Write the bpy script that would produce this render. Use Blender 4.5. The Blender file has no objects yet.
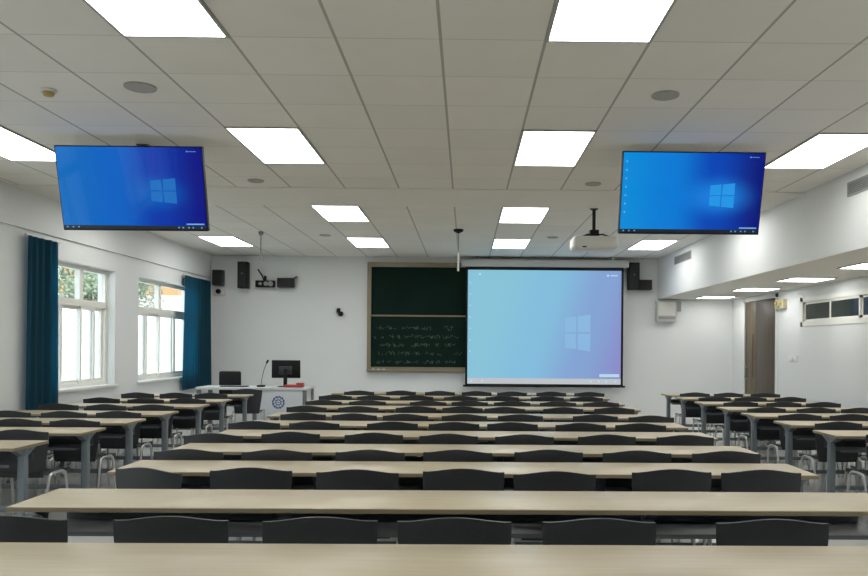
import bpy, bmesh, math, random
from mathutils import Vector, Matrix
random.seed(7)
C = bpy.context.scene
COL = C.collection
PI = math.pi
# ------------------------------------------------------------------ camera, sky, sun, exposure
cam_d = bpy.data.cameras.new('camera')
cam = bpy.data.objects.new('camera', cam_d)
COL.objects.link(cam)
cam_d.sensor_width = 36.0
cam_d.lens = 764.0 / 868.0 * 36.0
cam_d.shift_x = -40.0 / 868.0
cam_d.shift_y = 58.5 / 868.0
cam_d.clip_start = 0.05
cam_d.clip_end = 300
yaw, roll = math.radians(0.6), math.radians(0.42)
cam.matrix_world = (Matrix.Translation((0, 0, 1.48)) @ Matrix.Rotation(-yaw, 4, 'Z')
                    @ Matrix.Rotation(PI/2, 4, 'X') @ Matrix.Rotation(roll, 4, 'Z'))
C.camera = cam
w = bpy.data.worlds.new('sky'); C.world = w; w.use_nodes = True
bg = w.node_tree.nodes['Background']
bg.inputs['Color'].default_value = (0.80, 0.90, 1.0, 1)
bg.inputs['Strength'].default_value = 3.3
sun_d = bpy.data.lights.new('sun', 'SUN'); sun_d.energy = 2.2; sun_d.angle = 0.01; sun_d.color = (1, .93, .82)
sun = bpy.data.objects.new('sun', sun_d); COL.objects.link(sun)
sun.rotation_euler = (math.radians(12), math.radians(38), 0)
PANEL = 8.9            # radiance of the ceiling light panels
C.view_settings.view_transform = 'Standard'
C.view_settings.look = 'None'
C.view_settings.gamma = 1.0
C.view_settings.use_curve_mapping = False
C.view_settings.exposure = 0.0

# ------------------------------------------------------------------ materials
def mat(name, col, rough=0.6, metal=0.0, noise=0.0, scale=8.0, bump=0.0, spec=0.5, coat=0.0):
    m = bpy.data.materials.new(name); m.use_nodes = True
    nt = m.node_tree; b = nt.nodes['Principled BSDF']
    b.inputs['Base Color'].default_value = (*col, 1)
    b.inputs['Roughness'].default_value = rough
    b.inputs['Metallic'].default_value = metal
    b.inputs['Specular IOR Level'].default_value = spec
    b.inputs['Coat Weight'].default_value = coat
    tc = nt.nodes.new('ShaderNodeTexCoord')
    n = nt.nodes.new('ShaderNodeTexNoise'); n.inputs['Scale'].default_value = scale; n.inputs['Detail'].default_value = 4
    nt.links.new(tc.outputs['Object'], n.inputs['Vector'])
    if noise > 0:
        mx = nt.nodes.new('ShaderNodeMix'); mx.data_type = 'RGBA'
        mx.inputs['A'].default_value = (*[c*(1-noise) for c in col], 1)
        mx.inputs['B'].default_value = (*[min(1, c*(1+noise)) for c in col], 1)
        nt.links.new(n.outputs['Fac'], mx.inputs['Factor'])
        nt.links.new(mx.outputs['Result'], b.inputs['Base Color'])
    if bump > 0:
        bp = nt.nodes.new('ShaderNodeBump'); bp.inputs['Strength'].default_value = bump
        bp.inputs['Distance'].default_value = 0.01
        nt.links.new(n.outputs['Fac'], bp.inputs['Height']); nt.links.new(bp.outputs['Normal'], b.inputs['Normal'])
    return m

def emit(name, col, s):
    m = bpy.data.materials.new(name); m.use_nodes = True
    b = m.node_tree.nodes['Principled BSDF']
    b.inputs['Base Color'].default_value = (0, 0, 0, 1)
    b.inputs['Emission Color'].default_value = (*col, 1)
    b.inputs['Emission Strength'].default_value = s
    b.inputs['Roughness'].default_value = 0.3
    return m

def grid_mat(name, col, line, px, ox, py, oy, wid, wid2, rough, bump_noise=0.0, lx=1.0, ly=0.5):
    """plaster / tile surface with straight joints every px, py metres (object space)"""
    m = mat(name, col, rough, noise=0.035, scale=3.0)
    nt = m.node_tree; b = nt.nodes['Principled BSDF']
    src = b.inputs['Base Color'].links[0].from_socket
    tc = [n for n in nt.nodes if n.type == 'TEX_COORD'][0]
    sp = nt.nodes.new('ShaderNodeSeparateXYZ'); nt.links.new(tc.outputs['Object'], sp.inputs[0])
    def M(op, a, bb=None):
        n = nt.nodes.new('ShaderNodeMath'); n.operation = op
        for i, v in enumerate((a, bb)):
            if v is None: continue
            if isinstance(v, (int, float)): n.inputs[i].default_value = v
            else: nt.links.new(v, n.inputs[i])
        return n.outputs[0]
    def lines(s, p, o, wd):
        t = M('DIVIDE', M('SUBTRACT', s, o), p)
        d = M('ABSOLUTE', M('SUBTRACT', t, M('ROUND', t)))
        return M('LESS_THAN', d, wd / p / 2)
    a = M('MULTIPLY', lines(sp.outputs['X'], px, ox, wid), lx)
    c = M('MULTIPLY', lines(sp.outputs['Y'], py, oy, wid2), ly)
    f = M('MAXIMUM', a, c)
    # subtle difference from tile to tile
    cx = M('FLOOR', M('DIVIDE', M('SUBTRACT', sp.outputs['X'], ox), px)); cy = M('FLOOR', M('DIVIDE', M('SUBTRACT', sp.outputs['Y'], oy), py))
    cb = nt.nodes.new('ShaderNodeCombineXYZ'); nt.links.new(cx, cb.inputs[0]); nt.links.new(cy, cb.inputs[1])
    wn = nt.nodes.new('ShaderNodeTexWhiteNoise'); nt.links.new(cb.outputs[0], wn.inputs['Vector'])
    hs = nt.nodes.new('ShaderNodeHueSaturation'); nt.links.new(src, hs.inputs['Color'])
    nt.links.new(M('ADD', M('MULTIPLY', wn.outputs['Value'], 0.06), 0.97), hs.inputs['Value'])
    mx = nt.nodes.new('ShaderNodeMix'); mx.data_type = 'RGBA'
    nt.links.new(f, mx.inputs['Factor']); nt.links.new(hs.outputs[0], mx.inputs['A'])
    mx.inputs['B'].default_value = (*line, 1)
    nt.links.new(mx.outputs['Result'], b.inputs['Base Color'])
    return m

def desk_mat():
    m = mat('pale_beech_laminate', (0.56, 0.46, 0.325), 0.36, spec=0.4)
    nt = m.node_tree; b = nt.nodes['Principled BSDF']
    tc = [n for n in nt.nodes if n.type == 'TEX_COORD'][0]
    mp = nt.nodes.new('ShaderNodeMapping'); mp.inputs['Scale'].default_value = (1.2, 22, 22)
    nt.links.new(tc.outputs['Object'], mp.inputs['Vector'])
    n = nt.nodes.new('ShaderNodeTexNoise'); n.inputs['Scale'].default_value = 2.0; n.inputs['Detail'].default_value = 6
    nt.links.new(mp.outputs[0], n.inputs['Vector'])
    r = nt.nodes.new('ShaderNodeValToRGB')
    r.color_ramp.elements[0].position = .3; r.color_ramp.elements[0].color = (0.43, 0.372, 0.255, 1)
    r.color_ramp.elements[1].position = .7; r.color_ramp.elements[1].color = (0.49, 0.43, 0.30, 1)
    nt.links.new(n.outputs['Fac'], r.inputs[0]); nt.links.new(r.outputs[0], b.inputs['Base Color'])
    return m

def wood_mat(name, a, c):
    m = mat(name, a, 0.45)
    nt = m.node_tree; b = nt.nodes['Principled BSDF']
    tc = [n for n in nt.nodes if n.type == 'TEX_COORD'][0]
    mp = nt.nodes.new('ShaderNodeMapping'); mp.inputs['Scale'].default_value = (14, 14, 1)
    nt.links.new(tc.outputs['Object'], mp.inputs['Vector'])
    n = nt.nodes.new('ShaderNodeTexNoise'); n.inputs['Scale'].default_value = 1.6; n.inputs['Detail'].default_value = 5
    nt.links.new(mp.outputs[0], n.inputs['Vector'])
    r = nt.nodes.new('ShaderNodeValToRGB')
    r.color_ramp.elements[0].position = .35; r.color_ramp.elements[0].color = (*a, 1)
    r.color_ramp.elements[1].position = .65; r.color_ramp.elements[1].color = (*c, 1)
    nt.links.new(n.outputs['Fac'], r.inputs[0]); nt.links.new(r.outputs[0], b.inputs['Base Color'])
    return m

def glass_mat():
    m = bpy.data.materials.new('window_glass'); m.use_nodes = True
    nt = m.node_tree; nt.nodes.clear()
    o = nt.nodes.new('ShaderNodeOutputMaterial'); t = nt.nodes.new('ShaderNodeBsdfTransparent')
    g = nt.nodes.new('ShaderNodeBsdfGlossy'); g.inputs['Roughness'].default_value = 0.02
    mx = nt.nodes.new('ShaderNodeMixShader'); mx.inputs[0].default_value = 0.07
    t.inputs[0].default_value = (.95, .97, .97, 1)
    nt.links.new(t.outputs[0], mx.inputs[1]); nt.links.new(g.outputs[0], mx.inputs[2]); nt.links.new(mx.outputs[0], o.inputs[0])
    return m

def curtain_mat():
    m = bpy.data.materials.new('teal_curtain_cloth'); m.use_nodes = True
    nt = m.node_tree; b = nt.nodes['Principled BSDF']; o = nt.nodes['Material Output']
    b.inputs['Base Color'].default_value = (0.012, 0.075, 0.11, 1); b.inputs['Roughness'].default_value = 0.85
    t = nt.nodes.new('ShaderNodeBsdfTranslucent'); t.inputs[0].default_value = (0.03, 0.38, 0.54, 1)
    mx = nt.nodes.new('ShaderNodeMixShader'); mx.inputs[0].default_value = 0.55
    nt.links.new(b.outputs[0], mx.inputs[1]); nt.links.new(t.outputs[0], mx.inputs[2]); nt.links.new(mx.outputs[0], o.inputs[0])
    return m

def screen_mat(name, cols, strength, rough, tilt=0.0, glow=None, spec=0.5):
    """a lit display: colour ramp across its width plus a soft glow of the wallpaper"""
    m = bpy.data.materials.new(name); m.use_nodes = True
    nt = m.node_tree; b = nt.nodes['Principled BSDF']
    b.inputs['Base Color'].default_value = (0.004, 0.004, 0.006, 1); b.inputs['Roughness'].default_value = rough
    b.inputs['Specular IOR Level'].default_value = spec
    tc = nt.nodes.new('ShaderNodeTexCoord')
    mp = nt.nodes.new('ShaderNodeMapping'); mp.inputs['Rotation'].default_value = (0, 0, tilt)
    nt.links.new(tc.outputs['UV'], mp.inputs['Vector'])
    sp = nt.nodes.new('ShaderNodeSeparateXYZ'); nt.links.new(mp.outputs[0], sp.inputs[0])
    r = nt.nodes.new('ShaderNodeValToRGB'); r.color_ramp.interpolation = 'EASE'
    el = r.color_ramp.elements
    el[0].position, el[0].color = cols[0][0], (*cols[0][1], 1)
    el[1].position, el[1].color = cols[-1][0], (*cols[-1][1], 1)
    for p, c in cols[1:-1]:
        e = el.new(p); e.color = (*c, 1)
    nt.links.new(sp.outputs['X'], r.inputs[0])
    out = r.outputs[0]
    if glow:
        (gx, gy), gcol, gr = glow
        vm = nt.nodes.new('ShaderNodeVectorMath'); vm.operation = 'DISTANCE'
        vm.inputs[1].default_value = (gx, gy, 0); nt.links.new(tc.outputs['UV'], vm.inputs[0])
        mr = nt.nodes.new('ShaderNodeMapRange'); mr.interpolation_type = 'SMOOTHERSTEP'
        mr.inputs['From Min'].default_value = 0; mr.inputs['From Max'].default_value = gr
        mr.inputs['To Min'].default_value = 0.8; mr.inputs['To Max'].default_value = 0
        nt.links.new(vm.outputs['Value'], mr.inputs[0])
        mx = nt.nodes.new('ShaderNodeMix'); mx.data_type = 'RGBA'
        nt.links.new(mr.outputs[0], mx.inputs['Factor']); nt.links.new(out, mx.inputs['A'])
        mx.inputs['B'].default_value = (*gcol, 1); out = mx.outputs['Result']
    nt.links.new(out, b.inputs['Emission Color']); b.inputs['Emission Strength'].default_value = strength
    return m

WALL = mat('white_wall_paint', (0.74, 0.765, 0.76), 0.75, noise=0.03, scale=1.5, bump=0.02)
TRIM = mat('white_trim', (0.74, 0.76, 0.74), 0.5)
CEIL = grid_mat('ceiling_tiles', (0.80, 0.785, 0.735), (0.34, 0.34, 0.31), 0.597, 0.44, 0.6, 4.34, 0.018, 0.009, 0.8, lx=0.85, ly=0.45)
BAND = mat('ceiling_plaster', (0.80, 0.785, 0.735), 0.8, noise=0.02)
FLOOR = grid_mat('floor_tiles', (0.60, 0.60, 0.575), (0.32, 0.33, 0.32), 0.8, 0.0, 0.8, 0.0, 0.006, 0.006, 0.12, lx=.8, ly=.8)
DESK = desk_mat()
EDGE = mat('tan_edge_band', (0.25, 0.205, 0.13), 0.45)
STEEL = mat('grey_painted_steel', (0.15, 0.175, 0.195), 0.42, noise=0.05)
TRAY = mat('dark_grey_sheet', (0.10, 0.115, 0.125), 0.40)
PLASTIC = mat('black_plastic', (0.027, 0.031, 0.034), 0.42, bump=0.12, scale=120)
TUBE = mat('light_grey_tube', (0.50, 0.51, 0.50), 0.28, metal=0.55)
BLACK = mat('satin_black', (0.006, 0.0065, 0.007), 0.5, spec=.25)
GRILLE = mat('black_grille', (0.02, 0.021, 0.022), 0.8, bump=0.4, scale=200)
LIT = emit('lit_panel', (1.0, 0.985, 0.955), PANEL)
FRAME = mat('aluminium_frame', (0.40, 0.41, 0.38), 0.45, metal=0.3)
PVC = mat('white_window_frame', (0.80, 0.80, 0.74), 0.4)
GLASS = glass_mat()
CURT = curtain_mat()
BOARD = mat('green_chalkboard', (0.005, 0.018, 0.013), 0.8, noise=0.35, scale=2.0, spec=0.12)
ALU = mat('bronze_aluminium', (0.24, 0.205, 0.14), 0.4, metal=0.3)
CHALK = mat('chalk', (.13, .16, .145), .9)
WHITE = mat('white_plastic', (0.70, 0.70, 0.66), 0.4)
GREYP = mat('mid_grey_plastic', (0.30, 0.31, 0.30), 0.5)
DARKGL = mat('dark_glass', (0.03, 0.04, 0.035), 0.08)
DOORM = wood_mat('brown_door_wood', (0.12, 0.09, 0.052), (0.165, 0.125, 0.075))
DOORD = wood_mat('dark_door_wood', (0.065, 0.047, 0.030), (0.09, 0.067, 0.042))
YELL = mat('aged_yellow_plastic', (0.52, 0.38, 0.13), 0.5)
GREENP = mat('green_plastic', (0.10, 0.22, 0.08), 0.5)
RED = mat('red_plastic', (0.40, 0.05, 0.04), 0.5)
BLUEL = mat('blue_print', (0.03, 0.08, 0.25), 0.5)

# ------------------------------------------------------------------ mesh helpers
def box(bm, x0, x1, y0, y1, z0, z1, M=None):
    vs = [bm.verts.new((x, y, z)) for z in (z0, z1) for y in (y0, y1) for x in (x0, x1)]
    fs = [(0,2,3,1), (4,5,7,6), (0,1,5,4), (2,6,7,3), (0,4,6,2), (1,3,7,5)]
    for f in fs: bm.faces.new([vs[i] for i in f])
    if M is not None:
        for v in vs: v.co = M @ v.co
    return vs

def bbox(bm, x0, x1, y0, y1, z0, z1, r=0.004, M=None, seg=2):
    t = bmesh.new(); box(t, x0, x1, y0, y1, z0, z1)
    bmesh.ops.bevel(t, geom=t.edges[:], offset=r, segments=seg, affect='EDGES', profile=0.5)
    if M is not None: bmesh.ops.transform(t, matrix=M, verts=t.verts)
    me = bpy.data.meshes.new('tmp'); t.to_mesh(me); t.free(); bm.from_mesh(me); bpy.data.meshes.remove(me)

def cyl(bm, p0, p1, r0, r1=None, n=16, caps=True):
    r1 = r0 if r1 is None else r1
    p0, p1 = Vector(p0), Vector(p1); d = (p1 - p0).normalized()
    a = d.orthogonal().normalized(); b = d.cross(a)
    R = []
    for p, r in ((p0, r0), (p1, r1)):
        R.append([bm.verts.new(p + r*(a*math.cos(2*PI*i/n) + b*math.sin(2*PI*i/n))) for i in range(n)])
    for i in range(n):
        bm.faces.new((R[0][i], R[0][(i+1) % n], R[1][(i+1) % n], R[1][i]))
    if caps:
        bm.faces.new(R[0][::-1]); bm.faces.new(R[1])

def lathe(bm, prof, origin=(0,0,0), axis='Z', n=28):
    o = Vector(origin); rings = []
    for r, h in prof:
        ring = []
        for i in range(n):
            c, s = r*math.cos(2*PI*i/n), r*math.sin(2*PI*i/n)
            p = {'Z': (c, s, h), 'Y': (c, h, s), 'X': (h, c, s)}[axis]
            ring.append(bm.verts.new(o + Vector(p)))
        rings.append(ring)
    for a, b in zip(rings, rings[1:]):
        for i in range(n): bm.faces.new((a[i], a[(i+1) % n], b[(i+1) % n], b[i]))
    bm.faces.new(rings[0][::-1]); bm.faces.new(rings[-1])

def tube(bm, pts, r, n=8, closed=False):
    pts = [Vector(p) for p in pts]; rings = []; prev = None
    for i, p in enumerate(pts):
        t = (pts[min(i+1, len(pts)-1)] - pts[max(i-1, 0)]).normalized()
        if prev is None: a = t.orthogonal().normalized()
        else: a = (prev - t*prev.dot(t)).normalized()
        prev = a; b = t.cross(a)
        rings.append([bm.verts.new(p + r*(a*math.cos(2*PI*k/n) + b*math.sin(2*PI*k/n))) for k in range(n)])
    for A, B in zip(rings, rings[1:]):
        for k in range(n): bm.faces.new((A[k], A[(k+1) % n], B[(k+1) % n], B[k]))
    bm.faces.new(rings[0][::-1]); bm.faces.new(rings[-1])

def round_path(pts, r, seg=5):
    pts = [Vector(p) for p in pts]; out = [pts[0]]
    for a, b, c in zip(pts, pts[1:], pts[2:]):
        u = (a-b).normalized(); v = (c-b).normalized()
        p0, p1 = b+u*r, b+v*r
        for i in range(seg+1):
            t = i/seg
            out.append(p0*(1-t)**2 + b*2*t*(1-t) + p1*t*t)
    out.append(pts[-1]); return out

def obj(name, bm, m, parent=None, smooth=True, loc=None):
    bmesh.ops.recalc_face_normals(bm, faces=bm.faces[:])
    me = bpy.data.meshes.new(name); bm.to_mesh(me); bm.free()
    for mm in (m if isinstance(m, (list, tuple)) else [m]): me.materials.append(mm)
    if smooth:
        for p in me.polygons: p.use_smooth = True
        try: me.set_sharp_from_angle(angle=math.radians(35))
        except Exception: pass
    o = bpy.data.objects.new(name, me); COL.objects.link(o)
    if parent is not None: o.parent = parent
    if loc: o.location = loc
    return o

def new(fn, *a, **k):
    bm = bmesh.new(); fn(bm, *a, **k); return bm

def tag(o, label, cat, group=None):
    o['label'] = label; o['category'] = cat
    if group: o['group'] = group
    return o

def thing(name, label, cat, loc=(0,0,0), group=None, rz=0.0):
    o = bpy.data.objects.new(name, None); COL.objects.link(o); o.empty_display_size = .1
    o.location = loc; o.rotation_euler = (0, 0, rz)
    return tag(o, label, cat, group)

def struct(name, bm, m, parent=None, smooth=False):
    o = obj(name, bm, m, parent, smooth)
    if parent is None: o['kind'] = 'structure'
    return o

def dup(root, loc, label, group=None, rz=None):
    r = root.copy(); COL.objects.link(r); r.location = loc; r['label'] = label
    if group: r['group'] = group
    if rz is not None: r.rotation_euler = (0, 0, rz)
    for ch in root.children:
        c = ch.copy(); COL.objects.link(c); c.parent = r
        for g in ch.children:
            d = g.copy(); COL.objects.link(d); d.parent = c
    return r

# ------------------------------------------------------------------ room shell
XL, XR, YB, YF, ZC, ZS, XB = -5.03, 5.25, 15.0, -3.0, 3.224, 2.445, 3.76
struct('floor', new(box, XL-.3, XR+.3, YF-.2, YB+.2, -0.1, 0), FLOOR)
bm = bmesh.new(); box(bm, XL-.3, XB, YF-.2, 8.45, ZC, ZC+.12); box(bm, XL-.3, XB, 9.5, YB+.2, ZC, ZC+.12)
struct('ceiling', bm, CEIL)
struct('trim_1', new(box, XL-.3, XB, 8.45, 9.5, ZC-.012, ZC+.12), BAND)['label'] = 'plain plaster band across the tiled ceiling'
# low ceiling on the right and its vertical face
struct('trim_2', new(box, XB, XR+.3, YF-.2, YB+.2, ZS, ZC+.12), WALL)['label'] = 'white lowered bulkhead above the right hand desks'
struct('trim_3', new(box, XB+.005, XR, YF, YB, ZS-.004, ZS), BAND)['label'] = 'soffit surface under the bulkhead'
struct('wall_back', new(box, XL-.3, XR+.3, YB, YB+.2, 0, ZC), WALL)
struct('wall_front', new(box, XL-.3, XR+.3, YF-.2, YF, 0, ZC), WALL)

# left wall with openings
WINS = [(9.2, 11.0), (11.78, 14.2), (5.65, 7.75), (2.65, 4.75), (-0.35, 1.75)]  # last three lie out of view, inferred and added for their daylight
ZW0, ZW1 = 0.90, 2.52
bm = bmesh.new()
ys = sorted(WINS); prev = YF
for a, b in ys:
    box(bm, XL-.25, XL, prev, a, 0, ZC); prev = b
    box(bm, XL-.25, XL, a, b, 0, ZW0); box(bm, XL-.25, XL, a, b, ZW1, ZC)
box(bm, XL-.25, XL, prev, YB, 0, ZC)
struct('wall_left', bm, WALL)
struct('trim_4', new(box, XL, XL+.03, YF, YB, 2.78, ZC), WALL)['label'] = 'shallow white beam along the left wall top'
def window(n, a, b, fr_=.5):
    x0, x1 = XL-.19, XL-.12
    bm = bmesh.new(); zt = 1.98
    f = .055
    box(bm, x0, x1, a, b, ZW0, ZW0+f); box(bm, x0, x1, a, b, ZW1-f, ZW1); box(bm, x0, x1, a, a+f, ZW0+f, ZW1-f); box(bm, x0, x1, b-f, b, ZW0+f, ZW1-f)
    box(bm, x0, x1, a+f, b-f, zt, zt+.09)
    mid = a+(b-a)*fr_
    box(bm, x0, x1, mid-.045, mid+.045, zt+.09, ZW1-f)
    fr = struct('window_%d' % n, bm, PVC)
    for k, (p, q, dx) in enumerate([(a+f, a+(mid-a)*.56, 0), (a+(mid-a)*.5, mid+.03, .035), (mid-.02, mid+(b-mid)*.54, 0), (mid+(b-mid)*.46, b-f, .035)]):
        s = bmesh.new(); t = .045; xx0, xx1 = x0+.01+dx*.0+(.0 if k % 2 else .035)-.03, 0
        xx0 = x0+.006 if k % 2 else x0+.037; xx1 = xx0+.028
        box(s, xx0, xx1, p, q, ZW0+f, ZW0+f+t); box(s, xx0, xx1, p, q, zt-t, zt); box(s, xx0, xx1, p, p+t, ZW0+f+t, zt-t); box(s, xx0, xx1, q-t, q, ZW0+f+t, zt-t)
        so = obj('sash', s, PVC, fr, False)
        obj('pane', new(box, xx0+.012, xx0+.016, p+t, q-t, ZW0+f+t, zt-t), GLASS, so, False)
    for p, q in ((a+f, mid-.045), (mid+.045, b-f)):
        obj('pane', new(box, x0+.03, x0+.034, p, q, zt+.09, ZW1-f), GLASS, fr, False)
    obj('sill', new(bbox, XL-.12, XL+.03, a-.05, b+.05, ZW0-.035, ZW0+.006), TRIM, fr)
for i, (a, b) in enumerate(WINS): window(i+1, a, b, .60 if i == 0 else .46)

# right wall: door opening and high slit windows
DY0, DY1, DZ = 12.88, 14.30, 2.345
RW = [(9.22, 11.9), (5.6, 8.3)]
bm = bmesh.new(); prev = YF
box(bm, XR, XR+.2, YF, 5.6, 0, ZS)
for a, b, c in ((5.6, 8.3, 9.22), (9.22, 11.9, DY0)):
    box(bm, XR, XR+.2, a, b, 0, 1.86); box(bm, XR, XR+.2, a, b, 2.25, ZS); box(bm, XR, XR+.2, b, c, 0, ZS)
box(bm, XR, XR+.2, DY0, DY1, DZ, ZS); box(bm, XR, XR+.2, DY1, YB, 0, ZS)
struct('wall_right', bm, WALL)
struct('trim_5', new(box, XR+.2, XR+.3, YF, YB, 0, ZS), BLACK)['label'] = 'corridor wall beyond the slit windows, coloured black to look unlit'  # the corridor's darkness is put into the black colour
for n, (a, b) in enumerate(RW):
    bm = bmesh.new(); f = .05
    box(bm, XR-.012, XR+.06, a-.03, b+.03, 2.205, 2.275); box(bm, XR-.012, XR+.06, a-.03, b+.03, 1.83, 1.90)
    box(bm, XR-.012, XR+.06, b-f, b+.03, 1.83, 2.275); box(bm, XR-.012, XR+.06, a-.03, a+f, 1.83, 2.275)
    fr = struct('window_%d' % (n+6), bm, PVC)
    m = 3; L = (b-a-2*f)/m
    for k in range(m):
        p, q = b-f-(k+1)*L, b-f-k*L; dx = .0 if k % 2 else .02
        s = bmesh.new(); t = .035
        box(s, XR+dx, XR+dx+.02, p, q, 1.90, 1.90+t); box(s, XR+dx, XR+dx+.02, p, q, 2.205-t, 2.205); box(s, XR+dx, XR+dx+.02, p, p+t, 1.90, 2.205); box(s, XR+dx, XR+dx+.02, q-t, q, 1.90, 2.205)
        so = obj('sash', s, PVC, fr, False)
        obj('pane', new(box, XR+dx+.008, XR+dx+.012, p+t, q-t, 1.90+t, 2.205-t), DARKGL, so, False)
bm = bmesh.new()
box(bm, XR-.02, XR+.05, DY1, DY1+.07, 0, DZ+.07); box(bm, XR-.02, XR+.05, DY0-.07, DY0, 0, DZ+.07); box(bm, XR-.02, XR+.05, DY0-.07, DY1+.07, DZ, DZ+.07)
dr = struct('door_1', bm, TRIM); dr['label'] = 'brown wooden double door in a white frame'
ym = 13.80
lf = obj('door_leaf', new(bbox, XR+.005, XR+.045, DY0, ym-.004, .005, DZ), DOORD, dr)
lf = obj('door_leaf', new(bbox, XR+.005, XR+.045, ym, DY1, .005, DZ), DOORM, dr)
obj('glass_slot', new(bbox, XR-.001, XR+.01, ym+.12, ym+.2, .95, 1.75), DOORD, lf)
bm = bmesh.new(); tube(bm, round_path([(XR+.006, DY1-.12, 0.92), (XR-.05, DY1-.12, 0.92), (XR-.05, DY1-.12, 1.14), (XR+.006, DY1-.12, 1.14)], .02), .011); obj('handle', bm, TUBE, lf)

# a plain skirting is hardly visible; a thin strip of it
struct('baseboard_back', new(box, XL, XR, YB-.012, YB, 0, .09), TRIM)
struct('baseboard_left', new(box, XL, XL+.012, YF, YB, 0, .09), TRIM)

# ------------------------------------------------------------------ ceiling lights
def light_panel(loc, sx, sy, label, group, first=[None]):
    t = thing('ceiling_light', label, 'ceiling light', loc, group)
    bm = bmesh.new(); f = .016; h = .012
    box(bm, -sx/2, sx/2, -sy/2, -sy/2+f, -h, 0); box(bm, -sx/2, sx/2, sy/2-f, sy/2, -h, 0)
    box(bm, -sx/2, -sx/2+f, -sy/2+f, sy/2-f, -h, 0); box(bm, sx/2-f, sx/2, -sy/2+f, sy/2-f, -h, 0)
    obj('frame', bm, FRAME, t, False)
    obj('diffuser', new(box, -sx/2+f, sx/2-f, -sy/2+f, sy/2-f, -h+.003, -.001), LIT, t, False)
    return t
colX = [-4.037, -1.649, 0.739, 3.127]
colN = ['far left', 'left', 'right', 'far right']
rowY = [(12.9, 'nearest the back wall'), (10.1, 'just beyond the plaster band'), (6.72, 'level with the televisions'), (3.74, 'nearest the camera'), (0.7, 'added unseen over the camera')]  # last row is out of view, added to light the foreground
G = 'long panel lights in the tiled ceiling'
src = light_panel((colX[0], rowY[0][0], ZC), .597, 1.19, 'x', G)
for j, (y, rn) in enumerate(rowY):
    for i, x in enumerate(colX):
        lab = 'bright rectangular ceiling panel light, %s column, %s' % (colN[i], rn)
        if i == 0 and j == 0: src['label'] = lab
        else: dup(src, (x, y, ZC), lab, G)
G2 = 'square panel lights under the bulkhead'
nm = ['farthest square light under the right bulkhead, closest to the back wall', 'square light under the bulkhead above the brown door', 'square light under the bulkhead beside the slit windows', 'largest square light under the bulkhead at the right edge', 'square light under the bulkhead beyond the right edge']
for k, y in enumerate((14.3, 12.3, 10.5, 8.7, 6.85, 5.0)):
    lab = nm[k] if k < 5 else 'square light under the bulkhead nearest the camera'
    if k == 0: s2 = light_panel((4.68, y, ZS-.004), .6, .6, lab, G2)
    else: dup(s2, (4.68, y, ZS-.004), lab, G2)

# ------------------------------------------------------------------ small ceiling things
def ceil_speaker(r):
    bm = bmesh.new(); lathe(bm, [(r*.9, -.002), (r, -.004), (r, -.012), (r*.93, -.016), (r*.9, -.012), (r*.9, -.010)], n=32); 
    return bm
def make_cs(loc, r, label):
    t = thing('ceiling_speaker', label, 'ceiling speaker', loc, 'round speakers in the ceiling')
    bm = bmesh.new(); lathe(bm, [(r, 0), (r, -.010), (r*.9, -.014), (r*.88, -.010)], n=32); obj('rim', bm, FRAME, t)
    bm = bmesh.new(); lathe(bm, [(r*.88, -.006), (r*.86, -.0125)], n=32); obj('grille', bm, mat('grey_mesh', (.22, .22, .21), .8, bump=.5, scale=200) if 'gm' not in globals() else gm, t)
    return t
gm = mat('grey_mesh', (.40, .40, .38), .8, bump=.5, scale=200)
z1 = ZC
make_cs((-2.22, 5.2, z1), .105, 'round grey ceiling speaker nearest the camera, above the left television')
make_cs((1.36, 5.25, z1), .095, 'round grey ceiling speaker nearest the camera, above the right television')
make_cs((-2.24, 8.12, z1), .085, 'round grey ceiling disc just right of the left television')
make_cs((1.34, 8.12, z1), .085, 'round grey ceiling disc left of the right television, near the projector')
make_cs((-2.24, 12.1, z1), .09, 'small distant ceiling disc above the left part of the back wall')
make_cs((1.36, 12.1, z1), .09, 'small distant ceiling disc above the projection screen')
t = thing('smoke_detector', 'yellowed smoke detector on the ceiling at upper left', 'smoke detector', (-2.88, 5.28, ZC))
bm = bmesh.new(); lathe(bm, [(.052, 0), (.052, -.014), (.046, -.018)]); obj('base', bm, WHITE, t)
bm = bmesh.new(); lathe(bm, [(.036, -.016), (.038, -.026), (.030, -.044), (.016, -.05)]); obj('sensor_cap', bm, YELL, t)

# bulkhead vents
def vent(y0, y1, z0, z1, label):
    t = thing('air_vent', label, 'air vent', (XB, (y0+y1)/2, z0), 'grey vents in the bulkhead')
    L = (y1-y0)/2; h = z1-z0
    bm = bmesh.new(); box(bm, -.012, 0, -L, L, 0, .012); box(bm, -.012, 0, -L, L, h-.012, h); box(bm, -.012, 0, -L, -L+.015, .012, h-.012); box(bm, -.012, 0, L-.015, L, .012, h-.012)
    obj('frame', bm, GREYP, t, False)
    bm = bmesh.new(); box(bm, -.002, 0, -L+.015, L-.015, .012, h-.012); obj('backing', bm, TRAY, t, False); bm = bmesh.new()
    n = 7
    for i in range(n):
        z = .018+(h-.036)*i/(n-1); box(bm, -.010, -.002, -L+.015, L-.015, z-.004, z+.004)
    obj('slats', bm, GREYP, t, False)
vent(12.75, 13.75, 2.98, 3.12, 'grey louvred vent high on the bulkhead near the back wall')
vent(6.55, 7.5, 2.98, 3.12, 'grey louvred vent high on the bulkhead at the right edge')

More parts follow.
